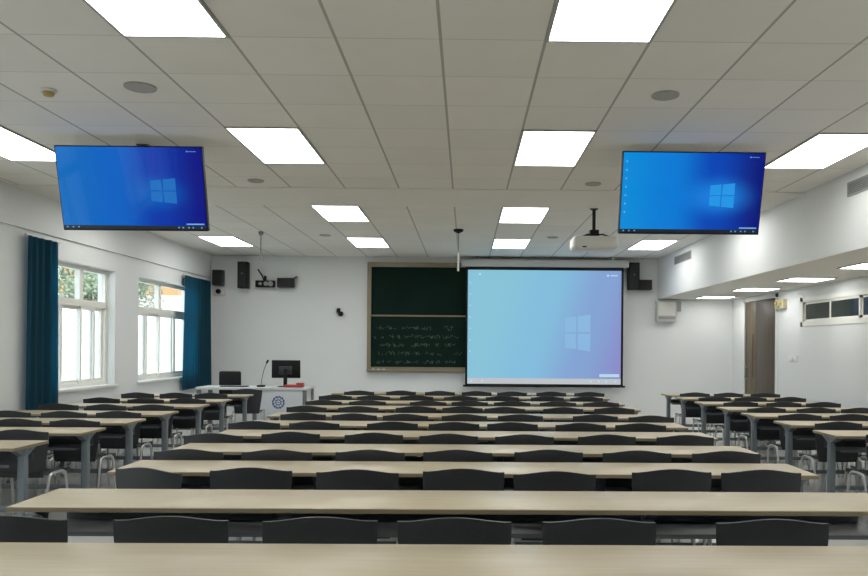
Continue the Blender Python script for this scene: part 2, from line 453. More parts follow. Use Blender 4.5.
# ------------------------------------------------------------------ televisions
def quad(bm, uvs, y, W, H, uvl=None):
    """flat piece on the display plane, uvs in 0..1 display coordinates"""
    vs = [bm.verts.new(((u-.5)*W, y, v*H)) for u, v in uvs]
    return bm.faces.new(vs)
def display_mesh(W, H, y, th):
    bm = bmesh.new(); box(bm, -W/2, W/2, y, y+th, 0, H)
    uv = bm.loops.layers.uv.new('uv')
    for f in bm.faces:
        for l in f.loops: l[uv].uv = (l.vert.co.x/W+.5, l.vert.co.z/H)
    return bm
def slab(bm, uvs, W, H, y, d=.0012):
    """thin raised shape on a display"""
    a = [bm.verts.new(((u-.5)*W, y, v*H)) for u, v in uvs]; b = [bm.verts.new(((u-.5)*W, y-d, v*H)) for u, v in uvs]
    bm.faces.new(b)
    n = len(a)
    for i in range(n): bm.faces.new((a[i], a[(i+1) % n], b[(i+1) % n], b[i]))
def rect(u0, u1, v0, v1): return [(u0, v0), (u1, v0), (u1, v1), (u0, v1)]
def logo(bm, u0, u1, v0, v1, W, H, y):
    um = u0+(u1-u0)*.47; g = (u1-u0)*.03; vm = (v0+v1)/2; gv = (v1-v0)*.02; k = (v1-v0)*.10
    def e(u, top):  # slanted upper and lower edges
        t = (u-u0)/(u1-u0); return (v1-k*(1-t)) if top else (v0+k*(1-t))
    for a, b in ((u0, um-g), (um+g, u1)):
        slab(bm, [(a, vm+gv), (b, vm+gv), (b, e(b, 1)), (a, e(a, 1))], W, H, y)
        slab(bm, [(a, e(a, 0)), (b, e(b, 0)), (b, vm-gv), (a, vm-gv)], W, H, y)

TVL = screen_mat('television_wallpaper_dim', [(0.0, (0.0, .14, .50)), (.40, (0.0, .115, .53)), (.68, (0.0, .035, .38)), (1.0, (0.003, .006, .22))], 1.0, .06, spec=.18, glow=((.66, .44), (0.0, .12, .50), .32))
TVR = screen_mat('television_wallpaper_bright', [(0.0, (0.0, .25, .68)), (.35, (0.0, .19, .66)), (.66, (0.0, .055, .45)), (1.0, (0.0, .006, .19))], 1.0, .08, spec=.25, glow=((.68, .46), (0.01, .24, .75), .36))
LOGL = emit('logo_dim_blue', (0.0, .14, .50), 1.0)
LOGR = emit('logo_light_blue', (0.01, .29, .76), 1.0)
ICON = emit('icon_white', (.22, .50, .80), .8)
BAR = emit('taskbar_black', (.004, .01, .02), 1.0)
def television(cx, cy, cz, label, rz, icons, TVM, TVLOGO):
    W, H, D = 1.235, .705, .05
    t = thing('television', label, 'television', (cx, cy, cz), 'televisions hanging from the ceiling', rz)
    T = Matrix.Rotation(math.radians(-14), 4, 'X')  # leans so that the top comes forward
    T = Matrix.Rotation(math.radians(14), 4, 'X')
    def put(name, bm, m, par=t, smooth=False):
        return obj(name, bm, m, par, smooth)
    bm = bmesh.new(); bbox(bm, -W/2, W/2, 0, D, 0, H, .006)
    bmesh.ops.transform(bm, matrix=T, verts=bm.verts); put('housing', bm, BLACK)
    w2, h2 = W-.018, H-.024
    bm = display_mesh(w2, h2, -.0015, .002)
    bmesh.ops.transform(bm, matrix=T @ Matrix.Translation((0, 0, .014)), verts=bm.verts)
    s = put('screen', bm, TVM)
    TT = T @ Matrix.Translation((0, 0, .014))
    bm = bmesh.new(); logo(bm, .63, .805, .32, .63, w2, h2, -.0015); bmesh.ops.transform(bm, matrix=TT, verts=bm.verts); put('window_emblem', bm, TVLOGO, s)
    bm = bmesh.new(); slab(bm, rect(0, 1, 0, .045), w2, h2, -.0015); bmesh.ops.transform(bm, matrix=TT, verts=bm.verts); put('taskbar', bm, BAR, s)
    bm = bmesh.new()
    for u in (.02, .06, .10, .80, .83, .87, .90, .96): slab(bm, rect(u, u+.010, .015, .032), w2, h2, -.003)
    for i in range(icons): slab(bm, rect(.022, .032, .88-.105*i, .898-.105*i), w2, h2, -.0015)
    slab(bm, rect(.86, .985, .058, .075), w2, h2, -.0015)
    slab(bm, rect(.895, .905, .945, .96), w2, h2, -.0015); slab(bm, rect(.91, .96, .949, .955), w2, h2, -.0015)
    bmesh.ops.transform(bm, matrix=TT, verts=bm.verts); put('desktop_graphics', bm, ICON, s)
    bm = bmesh.new(); cyl(bm, (.0, .15, ZC-cz), (.0, .15, .35), .02); box(bm, -.05, .05, .10, .20, ZC-cz-.008, ZC-cz)

    box(bm, -.15, .15, .13, .18, .25, .42)
    obj('ceiling_mount', bm, BLACK, t)
    return t
television(-2.838, 6.585, 2.452, 'large television with blue desktop hanging at left above the windows side', 0, 0, TVL, LOGL)
television(1.95, 6.70, 2.48, 'large television with blue desktop hanging at right beside the bulkhead', 0, 7, TVR, LOGR)

# ------------------------------------------------------------------ projector and ceiling rods
t = thing('projector', 'white ceiling projector on a black pole in front of the screen', 'projector', (1.59, 9.55, ZC))
bm = bmesh.new(); cyl(bm, (0, 0, -.01), (0, 0, -.33), .022); cyl(bm, (0, 0, 0), (0, 0, -.02), .05); obj('pole', bm, BLACK, t)
bm = bmesh.new(); box(bm, -.055, .055, -.06, .06, -.36, -.28)
for s in (-1, 1):
    tube(bm, [(0, 0, -.33), (s*.10, -.1, -.345), (s*.16, -.14, -.375)], .010); tube(bm, [(0, 0, -.33), (s*.10, .1, -.345), (s*.16, .14, -.375)], .010)
box(bm, -.2, .2, -.012, .012, -.362, -.352); obj('bracket', bm, BLACK, t)
bm = bmesh.new(); bbox(bm, -.28, .27, -.19, .19, -.535, -.37, .045, seg=4); b_ = obj('body', bm, WHITE, t)
bm = bmesh.new(); lathe(bm, [(.05, -.19), (.05, -.2), (.03, -.205)], (-.0, 0, -.45), 'Y'); bm.free()
bm = bmesh.new(); bbox(bm, -.17, -.12, -.196, -.18, -.515, -.50, .003); obj('status_light', bm, BLACK, b_)
bm = bmesh.new(); lathe(bm, [(.055, .18), (.055, .205), (.04, .21)], (.14, 0, -.45), 'Y'); obj('lens', bm, DARKGL, b_)

def rod(x, y, ln, name, label, wide):
    t = thing(name, label, 'hanging microphone' if wide else 'ceiling rod', (x, y, ZC))
    bm = bmesh.new(); lathe(bm, [(.075 if wide else .04, 0), (.07 if wide else .035, -.03), (.03, -.05), (.012, -.06)]); obj('ceiling_cap', bm, BLACK if wide else GREYP, t)
    bm = bmesh.new(); cyl(bm, (0, 0, -.05), (0, 0, -ln*.55), .010); obj('rod', bm, GREYP, t)
    bm = bmesh.new(); cyl(bm, (0, 0, -ln*.55), (0, 0, -ln), .016 if wide else .010); obj('tip', bm, WHITE if wide else GREYP, t)
rod(-.125, 11.4, .62, 'hanging_microphone', 'thin pole microphone hanging from ceiling before the chalkboard', True)
rod(-3.17, 11.8, .44, 'ceiling_rod', 'thin grey rod hanging from the ceiling above the lectern', False)

# ------------------------------------------------------------------ chalkboard and projection screen (back wall)
KS = 15.0/764
def bx_(x, y, d=15.0):          # a spot on the back wall region at depth d, measured in metres from the room axis
    k = d/764; return ((x-466)*k, 1.48+(346.5+(x-466)*.00733-y)*k)
t = thing('chalkboard', 'dark green sliding chalkboard with bronze frame and faint chalk writing', 'chalkboard', (0, YB, .97))
x0, x1, zb, zt = -1.93, 2.45, 0, 2.14
bm = bmesh.new(); f = .075
box(bm, x0, x1, -.11, 0, zb, zb+.10); box(bm, x0, x1, -.11, 0, zt-.09, zt); box(bm, x0, x0+f, -.11, 0, zb+.10, zt-.09); box(bm, x1-f, x1, -.11, 0, zb+.10, zt-.09)
obj('frame', bm, ALU, t, False)
obj('board_panel', new(box, x0+f, x1-f, -.05, -.02, 1.08, zt-.09), BOARD, t, False)
lo = obj('board_panel', new(box, x0+f, x1-f, -.085, -.055, zb+.10, 1.09), BOARD, t, False)
bm = bmesh.new(); box(bm, x0+f, x1-f, -.095, -.055, 1.085, 1.115); obj('panel_rail', bm, ALU, lo, False)
obj('chalk_tray', new(bbox, x0, x1, -.145, -.10, zb+.01, zb+.05), ALU, t)
bm = bmesh.new(); rnd = random.Random(3)
for r_ in range(5):
    z = .86 - .165*r_; x = x0+.16+rnd.random()*.1
    while x < -.22:
        if rnd.random() < .72:
            p = [(x, -.0855, z)]
            for k in range(rnd.randint(3, 6)):
                q = p[-1]; p.append((q[0]+rnd.uniform(-.025, .05), -.0855, z+rnd.uniform(-.045, .045)))
            tube(bm, p, .003, 4)
        x += rnd.uniform(.035, .09)
o = obj('chalk_writing', bm, CHALK, lo, False); o['kind'] = 'stuff'
stick0 = obj('chalk_stick', new(bbox, -.03, .03, -.006, .006, 0, .012, .003), WHITE, None, loc=(x0+.13, YB-.125, 1.02))
tag(stick0, 'white chalk stick at the left end of the chalkboard tray', 'chalk', 'chalk on the tray')
for k, nm_ in ((1, 'second chalk stick from the left on the chalkboard tray'), (2, 'third chalk stick from the left on the chalkboard tray')):
    c = stick0.copy(); COL.objects.link(c); c.location.x += .1*k; c['label'] = nm_
t = thing('projection_screen', 'pulled down projection screen showing a pale blue desktop, black border', 'projection screen', (0, YB-.26, 0))
sx0, sz1 = bx_(465.3, 267.7, 14.8); sx1, sz0 = bx_(622.8, 386.2, 14.8)
SW = sx1-sx0; cx = (sx0+sx1)/2; SH = sz1-sz0
t.location.x = cx; t.location.z = sz0
bm = bmesh.new(); bbox(bm, -SW/2-.09, SW/2+.09, -.07, .09, SH+.015, SH+.15, .012)
box(bm, -SW/2+.2, -SW/2+.24, -.02, .04, SH+.12, ZC-sz0); box(bm, SW/2-.24, SW/2-.2, -.02, .04, SH+.12, ZC-sz0); obj('case', bm, mat('pale_grey_case', (.55, .55, .54), .4), t)
obj('black_border', new(box, -SW/2, SW/2, 0, .004, 0, SH+.02), BLACK, t, False)
bm = bmesh.new(); cyl(bm, (-SW/2-.04, 0, -.01), (SW/2+.04, 0, -.01), .018); obj('bottom_bar', bm, BLACK, t)
w2, h2 = SW-.085, SH-.075
PRJ = screen_mat('projected_desktop', [(0.0, (.26, .57, .72)), (.35, (.24, .53, .75)), (.68, (.24, .38, .68)), (1.0, (.27, .26, .60))], .95, .7, tilt=.22, spec=.1)
bm = display_mesh(w2, h2, -.0012, .002); bmesh.ops.translate(bm, verts=bm.verts, vec=(0, 0, .03)); s = obj('projected_image', bm, PRJ, t, False)
def onp(fn): 
    b = bmesh.new(); fn(b); bmesh.ops.translate(b, verts=b.verts, vec=(0, 0, .03)); return b
obj('window_emblem', onp(lambda b: logo(b, .635, .800, .29, .615, w2, h2, -.0012)), emit('pale_logo', (.235, .455, .71), 1.0), s, False)
obj('taskbar', onp(lambda b: slab(b, rect(0, 1, 0, .05), w2, h2, -.0012)), emit('pale_taskbar', (.50, .53, .56), 1.0), s, False)
def ic(b):
    for u in (.02, .09, .8, .85, .9, .96): slab(b, rect(u, u+.012, .018, .034), w2, h2, -.003)
    for v in (.97, .93): pass
    slab(b, rect(.07, .085, .955, .97), w2, h2, -.0012); slab(b, rect(.905, .92, .95, .965), w2, h2, -.0012); slab(b, rect(.93, .975, .953, .961), w2, h2, -.0012)
    slab(b, rect(.86, .99, .065, .092), w2, h2, -.0012)
    for i in range(7): slab(b, rect(.012, .020, .88-.1*i, .892-.1*i), w2, h2, -.0012)
obj('desktop_graphics', onp(ic), emit('pale_icons', (.45, .68, .80), 1.0), s, False)

# ------------------------------------------------------------------ loudspeakers and boxes on the back wall
def wallbox(name, label, cat, xa, xb, ya, yb, depth, m, extra=None, group=None):
    X0, Z1 = bx_(xa, ya, 14.9); X1, Z0 = bx_(xb, yb, 14.9)
    t = thing(name, label, cat, ((X0+X1)/2, YB, Z0), group); W = X1-X0; H = Z1-Z0
    obj('housing', new(bbox, -W/2, W/2, -depth, -.03, 0, H, .008), m, t)
    obj('wall_bracket', new(box, -W*.2, W*.2, -.04, 0, H*.3, H*.7), m, t, False)
    if extra: extra(t, W, H, depth)
    return t
def spk(t, W, H, d):
    obj('grille', new(bbox, -W/2+.012, W/2-.012, -d-.008, -d+.002, .015, H-.015, .004), GRILLE, t)
    bm = bmesh.new(); lathe(bm, [(.018, -d-.004), (.018, -d-.011), (.01, -d-.012)], (0, 0, H*.55), 'Y'); obj('badge', bm, TRAY, t)
wallbox('loudspeaker', 'tall black loudspeaker high on the back wall at left', 'loudspeaker', 239.6, 249, 262.5, 288.6, .24, BLACK, spk, 'black loudspeakers on the back wall')
wallbox('loudspeaker', 'tall black loudspeaker right beside the projection screen top', 'loudspeaker', 627.5, 638, 263, 290, .24, BLACK, spk, 'black loudspeakers on the back wall')
def horn(t, W, H, d):
    obj('grille', new(bbox, -W/2+.01, W/2-.01, -d-.006, -d+.002, .01, H-.01, .003), GRILLE, t)
wallbox('speaker_box', 'small dark square speaker box in the back left corner', 'loudspeaker', 214, 224, 270.5, 285.5, .2, mat('dark_green_box', (.02, .03, .03), .5), horn)
wallbox('speaker_box', 'small black horizontal speaker at the foot of the right loudspeaker', 'loudspeaker', 638.5, 651, 280, 290, .2, BLACK, horn)
def arm(t, W, H, d):
    bm = bmesh.new(); tube(bm, [(W*.42, -d*.6, H*.8), (W*.56, -.05, H*1.15), (W*.6, 0, H*1.2)], .014); obj('arm', bm, BLACK, t)
    obj('grille', new(bbox, -W/2+.01, W/2-.01, -d-.006, -d+.002, .01, H-.01, .003), GRILLE, t)
wallbox('speaker_box', 'black horizontal speaker with wall arm, right of the camera cluster', 'loudspeaker', 278.3, 294, 278.5, 288, .2, BLACK, arm)
def cams(t, W, H, d):
    for i in range(3):
        bm = bmesh.new(); r = (.028, .04, .05)[i]; lathe(bm, [(r, -d+.002), (r, -d-.03), (r*.6, -d-.032), (r*.6, -d-.02)], ((-.08, .03, .12)[i], 0, H*.5), 'Y', 20); obj('lens', bm, GREYP, t)
    bm = bmesh.new(); tube(bm, [(-.02, -.1, H), (-.06, -.12, H+.10), (-.16, -.02, H+.22)], .014); obj('arm', bm, BLACK, t)
    bm = bmesh.new(); cyl(bm, (0, -.1, H), (0, -.1, H+.09), .022); obj('top_unit', bm, BLACK, t)
wallbox('wall_camera_unit', 'black camera unit with round lenses on an angled arm, back wall', 'camera', 256, 274.5, 280.7, 287.6, .15, BLACK, cams)
X0, Z0 = bx_(339, 316, 14.95)
t = thing('wall_hook', 'small black wall bracket left of the chalkboard', 'bracket', (X0, YB, Z0))
bm = bmesh.new(); bbox(bm, -.05, .02, -.03, 0, .06, .15, .008); obj('plate', bm, BLACK, t)
bm = bmesh.new(); lathe(bm, [(.045, -.09), (.05, -.06), (.05, -.02), (.03, 0)], (.03, 0, .04), 'Y'); obj('head', bm, BLACK, t)
def wcam(x, y):
    X0, Z0 = bx_(x, y, 14.9)
    t = thing('security_camera', 'small white security camera below the corner speaker box', 'camera', (X0, YB, Z0))
    bm = bmesh.new(); bbox(bm, -.10, .12, -.07, 0, -.05, .11, .02); obj('base', bm, WHITE, t)
    bm = bmesh.new(); lathe(bm, [(.03, -.12), (.045, -.11), (.05, -.06), (.04, -.04)], (0, 0, .03), 'Y'); obj('lens', bm, BLACK, t)
wcam(218.5, 293)
def cab(t, W, H, d):
    obj('front_panel', new(bbox, -W/2+.03, W/2-.03, -d-.006, -d+.002, .12, H-.03, .003), WHITE, t)
    obj('grey_strip', new(bbox, -W/2+.03, W/2-.03, -d-.006, -d+.002, .05, .11, .003), GREYP, t)
    obj('side_unit', new(bbox, W/2, W/2+.10, -d+.05, -.005, H*.5, H*.95, .006), GREYP, t)
wallbox('wall_cabinet', 'white and grey wall cabinet under the bulkhead at back right', 'cabinet', 656.5, 676.5, 300.5, 322, .15, mat('grey_cabinet', (.50, .52, .50), .5), cab)
for x, z, l in ((0, 1.0, ''),):
    t = thing('light_switch', 'white switch plate on the right wall beside the door', 'switch', (XR, 12.2, 1.32))
    obj('plate', new(bbox, -.012, 0, -.16, .16, -.045, .045, .004), TRIM, t); obj('rocker', new(bbox, -.018, -.008, -.03, .03, -.03, .03, .003), WHITE, t)
t = thing('emergency_lamp', 'yellowed emergency lamp on the right wall beside the door top', 'emergency lamp', (XR, 12.62, 2.14))
obj('housing', new(bbox, -.07, 0, -.17, .17, 0, .15, .012), mat('cream_plastic', (.55, .50, .32), .5), t)
for s in (-1, 1):
    bm = bmesh.new(); lathe(bm, [(.032, -.10), (.036, -.09), (.03, -.06)], (0, s*.08, .10), 'X'); obj('lamp_head', bm, YELL, t)
obj('indicator', new(bbox, -.074, -.065, -.03, .03, .02, .05, .002), GREENP, t)

# ------------------------------------------------------------------ curtains
def curtain(y0, y1, z0, label, flare):
    t = thing('curtain', label, 'curtain', (XL+.078, y0, z0), 'teal curtains on the window wall')
    n, m = 90, 16; H = 2.70-z0; W = y1-y0; bm = bmesh.new(); R = []
    folds = max(4, int(W/.11))
    for side in (0, 1):
        g = []
        for j in range(m+1):
            v = j/m; row = []
            for i in range(n+1):
                u = i/n; spread = 1+flare*(1-v)
                x = (.034+.004*math.sin(11*u))*math.sin(2*PI*folds*u + .5*math.sin(5*u))*(.75+.25*math.sin(3+7*u)) + side*.004
                row.append(bm.verts.new((x, u*W*spread - flare*(1-v)*W*.5, v*H)))
            g.append(row)
        R.append(g)
    for s, g in enumerate(R):
        for j in range(m):
            for i in range(n): bm.faces.new((g[j][i], g[j][i+1], g[j+1][i+1], g[j+1][i]))
    a, b = R
    for i in range(n):
        bm.faces.new((a[0][i], a[0][i+1], b[0][i+1], b[0][i])); bm.faces.new((a[m][i], a[m][i+1], b[m][i+1], b[m][i]))
    for j in range(m):
        bm.faces.new((a[j][0], a[j+1][0], b[j+1][0], b[j][0])); bm.faces.new((a[j][n], a[j+1][n], b[j+1][n], b[j][n]))
    obj('cloth', bm, CURT, t)
    bm = bmesh.new(); box(bm, -.012, .012, -.05, W+.05, H, H+.022); box(bm, -.085, -.012, .05, .07, H+.003, H+.018); box(bm, -.085, -.012, W-.07, W-.05, H+.003, H+.018)
    obj('rail', bm, TRIM, t, False)
    return t
curtain(8.68, 9.32, .62, 'dark teal curtain gathered at the near side of the first window', .10)
curtain(13.5, 14.84, .68, 'blue teal curtain at the far window beside the back corner', .16)
# ------------------------------------------------------------------ desks
DH = .745
def leg_bm():
    bm = bmesh.new(); c = .0
    bbox(bm, -.028, .028, c-.03, c+.03, .03, DH-.03, .012)
    vs = []     # small flared bracket under the top
    for x in (-.024, .024):
        vs.append([bm.verts.new((x, c+y, z)) for y, z in ((-.13, DH-.024), (.13, DH-.024), (.13, DH-.034), (.03, DH-.085), (-.03, DH-.085), (-.13, DH-.034))])
    bm.faces.new(vs[0]); bm.faces.new(vs[1])
    for i in range(6): bm.faces.new((vs[0][i], vs[0][(i+1) % 6], vs[1][(i+1) % 6], vs[1][i]))
    bbox(bm, -.022, .022, c-.13, c+.16, 0, .035, .010)
    return bm
def make_desk(W, legs, label, group):
    t = thing('classroom_desk', label, 'desk', (0, 0, 0), group)
    bm = bmesh.new(); bbox(bm, -W/2+.002, W/2-.002, -.223, .223, DH-.024, DH, .003)
    top = obj('desktop', bm, DESK, t)
    bm = bmesh.new(); z0, z1 = DH-.022, DH-.004
    box(bm, -W/2, W/2, -.225, -.2225, z0, z1); box(bm, -W/2, W/2, .2225, .225, z0, z1)
    box(bm, -W/2, -W/2+.0025, -.2225, .2225, z0, z1); box(bm, W/2-.0025, W/2, -.2225, .2225, z0, z1)
    obj('edge_band', bm, EDGE, top, False)
    lb = leg_bm(); proto = obj('leg', lb, STEEL, t); proto.location.x = legs[0]
    for x in legs[1:]:
        c = proto.copy(); COL.objects.link(c); c.parent = t; c.location.x = x
    a, b = legs[0]+.03, legs[-1]-.03
    bm = bmesh.new()
    box(bm, a, b, -.12, .19, DH-.150, DH-.146); box(bm, a, b, .186, .19, DH-.150, DH-.09); box(bm, a, b, -.124, -.12, DH-.155, DH-.135)
    obj('book_shelf', bm, TRAY, t, False)
    bm = bmesh.new(); bbox(bm, a, b, .12, .14, .22, .26, .006); obj('crossbar', bm, STEEL, t)
    return t
backs = [2.84, 3.90, 4.87, 5.73, 6.65, 7.49, 8.39, 9.41, 10.3, 11.35, 12.2]
ordn = ['nearest', 'second', 'third', 'fourth', 'fifth', 'sixth', 'seventh', 'eighth', 'ninth', 'tenth', 'farthest']
def rowname(r, first=0, last=10):
    return ordn[r]
GC = 'long desks of the centre block'; GL = 'short desks by the windows'; GR = 'short desks along the right wall'
# desk row -> depth of its chair backs and each chair's place across the room (metres)
centre = {
 1: (2.99, [-1.79, -1.158, -.570, -.040, .535, 1.225]),
 2: (4.17, [-1.75, -1.18, -.59, -.01, .49, 1.155, 1.655]),
 3: (4.97, [-1.79, -1.22, -.62, -.05, .55, 1.13, 1.72]),
 4: (5.90, [-1.92, -1.36, -.71, -.13, .456, 1.10, 1.71]),
 5: (6.80, [-1.87, -1.345, -.65, -.10, .42, 1.03, 1.565]),
 6: (7.62, [-1.625, -1.11, -.60, -.01, .55, 1.305, 1.85]),
 7: (8.54, [-1.78, -1.20, -.556, -.035, .44, 1.10, 1.68]),
 8: (9.47, [-1.76, -1.215, -.465, .05, .58, 1.15, 1.69]),
 9: (10.42, [-1.785, -1.255, -.67, -.07, .505, 1.12, 1.66]),
 10: (11.5, [-1.60, -.98, -.39, .165, .70, 1.295, 1.865]),
}
dc = None
for r, b in enumerate(backs):
    p = 'nearest long beech desk, cut off by the bottom edge' if r == 0 else ('farthest long beech desk of the centre block, by the screen' if r == 10 else '%s long beech desk of the centre block counting from the camera' % ordn[r])
    xs = centre.get(r, (0, [-1.8, -1.2, -.6, 0, .6, 1.2, 1.8]))[1]
    gaps = [((xs[i]+xs[i+1])/2, xs[i+1]-xs[i]) for i in range(len(xs)-1)]
    m1 = max(gaps[1:3], key=lambda g: g[1])[0]; m2 = max(gaps[3:5], key=lambda g: g[1])[0]
    if dc is None: dc = make_desk(4.12, [-2.03, m1, m2, 2.03], p, GC); o = dc
    else:
        o = dup(dc, (0, 0, 0), p, GC); lg = [c for c in o.children if c.name.startswith('leg')]
        for c, x in zip(sorted(lg, key=lambda c: c.location.x), (-2.03, m1, m2, 2.03)): c.location.x = x
    o.location = (0, b-.225, 0)
sl = None
lo_ = ['first', 'second', 'third', 'fourth', 'fifth', 'sixth', 'seventh', 'eighth']
for k, r in enumerate(range(3, 10)):
    p = '%s three seat beech desk of the window block counting from the camera' % lo_[k]
    at_ = (-4.035, backs[r]+(.10 if r < 6 else .07)-.225, 0)
    if sl is None: sl = make_desk(1.75, [-.81, .81], p, GL); sl.location = at_
    else: dup(sl, at_, p, GL)
rb = [5.97, 6.90, 7.78, 8.71, 9.57, 10.5, 11.46, 12.3]
for k, b in enumerate(rb):
    dup(sl, (4.025, b-.225, 0), '%s three seat beech desk of the right block counting from the camera' % lo_[k], GR)

# ------------------------------------------------------------------ chairs
def shell(bm, rows, n=16, th=.011):
    """rows: list of functions giving the point for u in -1..1; makes a curved sheet with thickness"""
    g = [[Vector(f(-1+2*i/n)) for i in range(n+1)] for f in rows]
    m = len(g)
    def nrm(j, i):
        a = g[min(j+1, m-1)][i]-g[max(j-1, 0)][i]; b = g[j][min(i+1, n)]-g[j][max(i-1, 0)]
        return a.cross(b).normalized()
    A = [[bm.verts.new(g[j][i]) for i in range(n+1)] for j in range(m)]
    B = [[bm.verts.new(g[j][i]+nrm(j, i)*th) for i in range(n+1)] for j in range(m)]
    for j in range(m-1):
        for i in range(n):
            bm.faces.new((A[j][i], A[j][i+1], A[j+1][i+1], A[j+1][i])); bm.faces.new((B[j][i], B[j+1][i], B[j+1][i+1], B[j][i+1]))
    for i in range(n):
        bm.faces.new((A[0][i], B[0][i], B[0][i+1], A[0][i+1])); bm.faces.new((A[-1][i], A[-1][i+1], B[-1][i+1], B[-1][i]))
    for j in range(m-1):
        bm.faces.new((A[j][0], A[j+1][0], B[j+1][0], B[j][0])); bm.faces.new((A[j][n], B[j][n], B[j+1][n], A[j+1][n]))
def make_chair(label, group):
    # origin: floor under the backrest; the seat points towards +Y
    t = thing('classroom_chair', label, 'chair', (0, 0, 0), group)
    bm = bmesh.new(); rows = []
    M_ = 9
    for j in range(M_+1):
        v = j/M_
        def f(u, v=v):
            half = .178 + .048*min(1, v*1.25)**.8
            bumpz = .023*(math.cos(PI*min(1, abs(u)/.92))*.5+.5)**.7*max(0, (v-.55)/.45)
            dip = -.006*max(0, (v-.8)/.2)
            z = .425 + .366*v + bumpz + dip
            y = .035 - .035*v + .035*(u*u)*(.35+.65*v)          # wraps round the sitter
            return (u*half, y, z)
        rows.append(f)
    shell(bm, rows, 18); obj('backrest', bm, PLASTIC, t)
    bm = bmesh.new(); rows = []
    for j in range(9):
        v = j/8
        def f(u, v=v):
            half = .185 + .03*math.sin(PI*min(1, v*1.1)*.5)-.018*(v > .95)
            y = .03 + .38*v
            z = .455 - .018*math.sin(PI*v)*(1-u*u) - (.028*((v-.8)/.2)**2 if v > .8 else 0) + .012*u*u
            return (u*half, y, z)
        rows.append(f)
    shell(bm, rows, 12, .012); obj('seat', bm, PLASTIC, t)
    for s in (-1, 1):
        bm = bmesh.new()
        x = s*.222
        tube(bm, round_path([(x+s*.012, -.04, .008), (x, .06, .455), (x, .29, .455), (x+s*.008, .35, .008)], .07, 6), .0105, 10)
        obj('leg_frame', bm, TUBE, t)
    bm = bmesh.new()
    tube(bm, [(-.222, .14, .435), (.222, .14, .435)], .010, 8); tube(bm, [(-.222, .27, .430), (.222, .27, .430)], .010, 8)
    obj('seat_frame', bm, TUBE, t)
    return t
seatn = ['first', 'second', 'third', 'fourth', 'fifth', 'sixth', 'seventh']
rnd = random.Random(11); ch = None
GCH = 'black chairs at the centre desks'
for r, (y, xs) in centre.items():
    for i, x in enumerate(xs):
        lab = 'black chair, %s from left, at the %s centre desk%s' % (seatn[i], ordn[r], ' from the camera' if r < 10 else ' near the screen')
        if r == 1: lab = 'black chair, %s from left, in the row nearest the camera' % seatn[i]
        rz = rnd.uniform(-.05, .05); yy = y + (rnd.uniform(-.05, .04) if r > 1 else 0) - (.07 if abs(x) > 1.80 and r < 10 else 0)
        if r == 2 and i == 0: rz = -.36
        if r == 2 and i > 4: yy = 4.215
        if ch is None: ch = make_chair(lab, GCH); ch.location = (x, yy, 0); ch.rotation_euler = (0, 0, rz)
        else: dup(ch, (x, yy, 0), lab, GCH, rz)
three = ['left', 'middle', 'right']
left = {4: (5.97, [-4.60, -4.02, -3.44]), 5: (6.87, [-4.54, -4.02, -3.49]), 6: (7.67, [-4.60, -4.01, -3.45]), 7: (8.60, [-4.60, -4.02, -3.43]), 8: (9.62, [-4.58, -4.00, -3.42]), 9: (10.66, [-4.57, -4.04, -3.55])}
rightc = {4: (6.15, [3.43, 4.03, 4.60]), 5: (7.05, [3.45, 4.03, 4.61]), 6: (7.90, [3.47, 4.02, 4.62]), 7: (8.75, [3.44, 4.05, 4.60]), 8: (9.72, [3.52, 4.06, 4.60]), 9: (10.62, [3.42, 3.99, 4.55]), 10: (11.55, [3.44, 4.00, 4.58])}
dup(ch, (-3.35, 11.72, 0), 'loose black chair standing in front of the teacher desk', 'black chairs at the window side desks', .1)
for D, side, G in ((left, 'window', 'black chairs at the window side desks'), (rightc, 'right', 'black chairs at the right side desks')):
    for r, (y, xs) in D.items():
        for i, x in enumerate(xs):
            lo, hi = (-4.575, -3.49) if side == 'window' else (3.485, 4.565)
            x = min(max(x, lo), hi); yy = y + rnd.uniform(-.06, .02)*(r < 9); rz = rnd.uniform(-.04, .04)
            dup(ch, (x, yy, 0), '%s black chair at the %s desk of the %s block from the camera' % (three[i], lo_[r-3], side), G, rz)

# ------------------------------------------------------------------ lectern and what stands on it
LY = 12.72; LH = .79
t = thing('lectern_desk', 'white teacher desk with a round blue emblem at back left', 'teacher desk', (-3.47, LY, 0))
obj('desktop', new(bbox, -.90, .90, -.33, .33, LH-.04, LH, .006), mat('white_laminate', (.62, .64, .63), .4), t)
for x in (-.86, .05, .855):
    for y in (-.28, .28): obj('leg', new(bbox, x-.035, x+.035, y-.02, y+.02, 0, LH-.04, .005), STEEL, t)
fp = obj('front_panel', new(bbox, .085, .83, -.30, -.28, .12, LH-.04, .003), mat('white_panel', (.60, .64, .66), .45), t)
bm = bmesh.new(); ex, ez = .435, .55
def ring(bm, r0, r1, n, y, cx, cz, bump=0):
    A = []
    for k in range(n):
        a = 2*PI*k/n; ro = r1*(1+bump*(1 if (k//2) % 2 else 0))
        A.append([bm.verts.new((cx+r*math.cos(a), yy, cz+r*math.sin(a))) for r, yy in ((r0, y), (ro, y), (ro, y-.003), (r0, y-.003))])
    for k in range(n):
        P, Q = A[k], A[(k+1) % n]
        for i in range(4): bm.faces.new((P[i], Q[i], Q[(i+1) % 4], P[(i+1) % 4]))
ring(bm, .080, .096, 48, -.30, ex, ez, .10); ring(bm, .034, .048, 24, -.30, ex, ez)
for k in range(8):
    a = 2*PI*k/8 + .2; T = Matrix.Translation((ex+.064*math.cos(a), 0, ez+.064*math.sin(a))) @ Matrix.Rotation(-a, 4, 'Y')
    box(bm, -.012, .012, -.303, -.30, -.006, .006, T)
box(bm, ex-.018, ex+.018, -.303, -.30, ez-.006, ez+.006)
obj('emblem', bm, BLUEL, fp, False)
obj('side_panel', new(bbox, .83, .85, -.28, .28, .10, LH-.04, .002), WHITE, t)

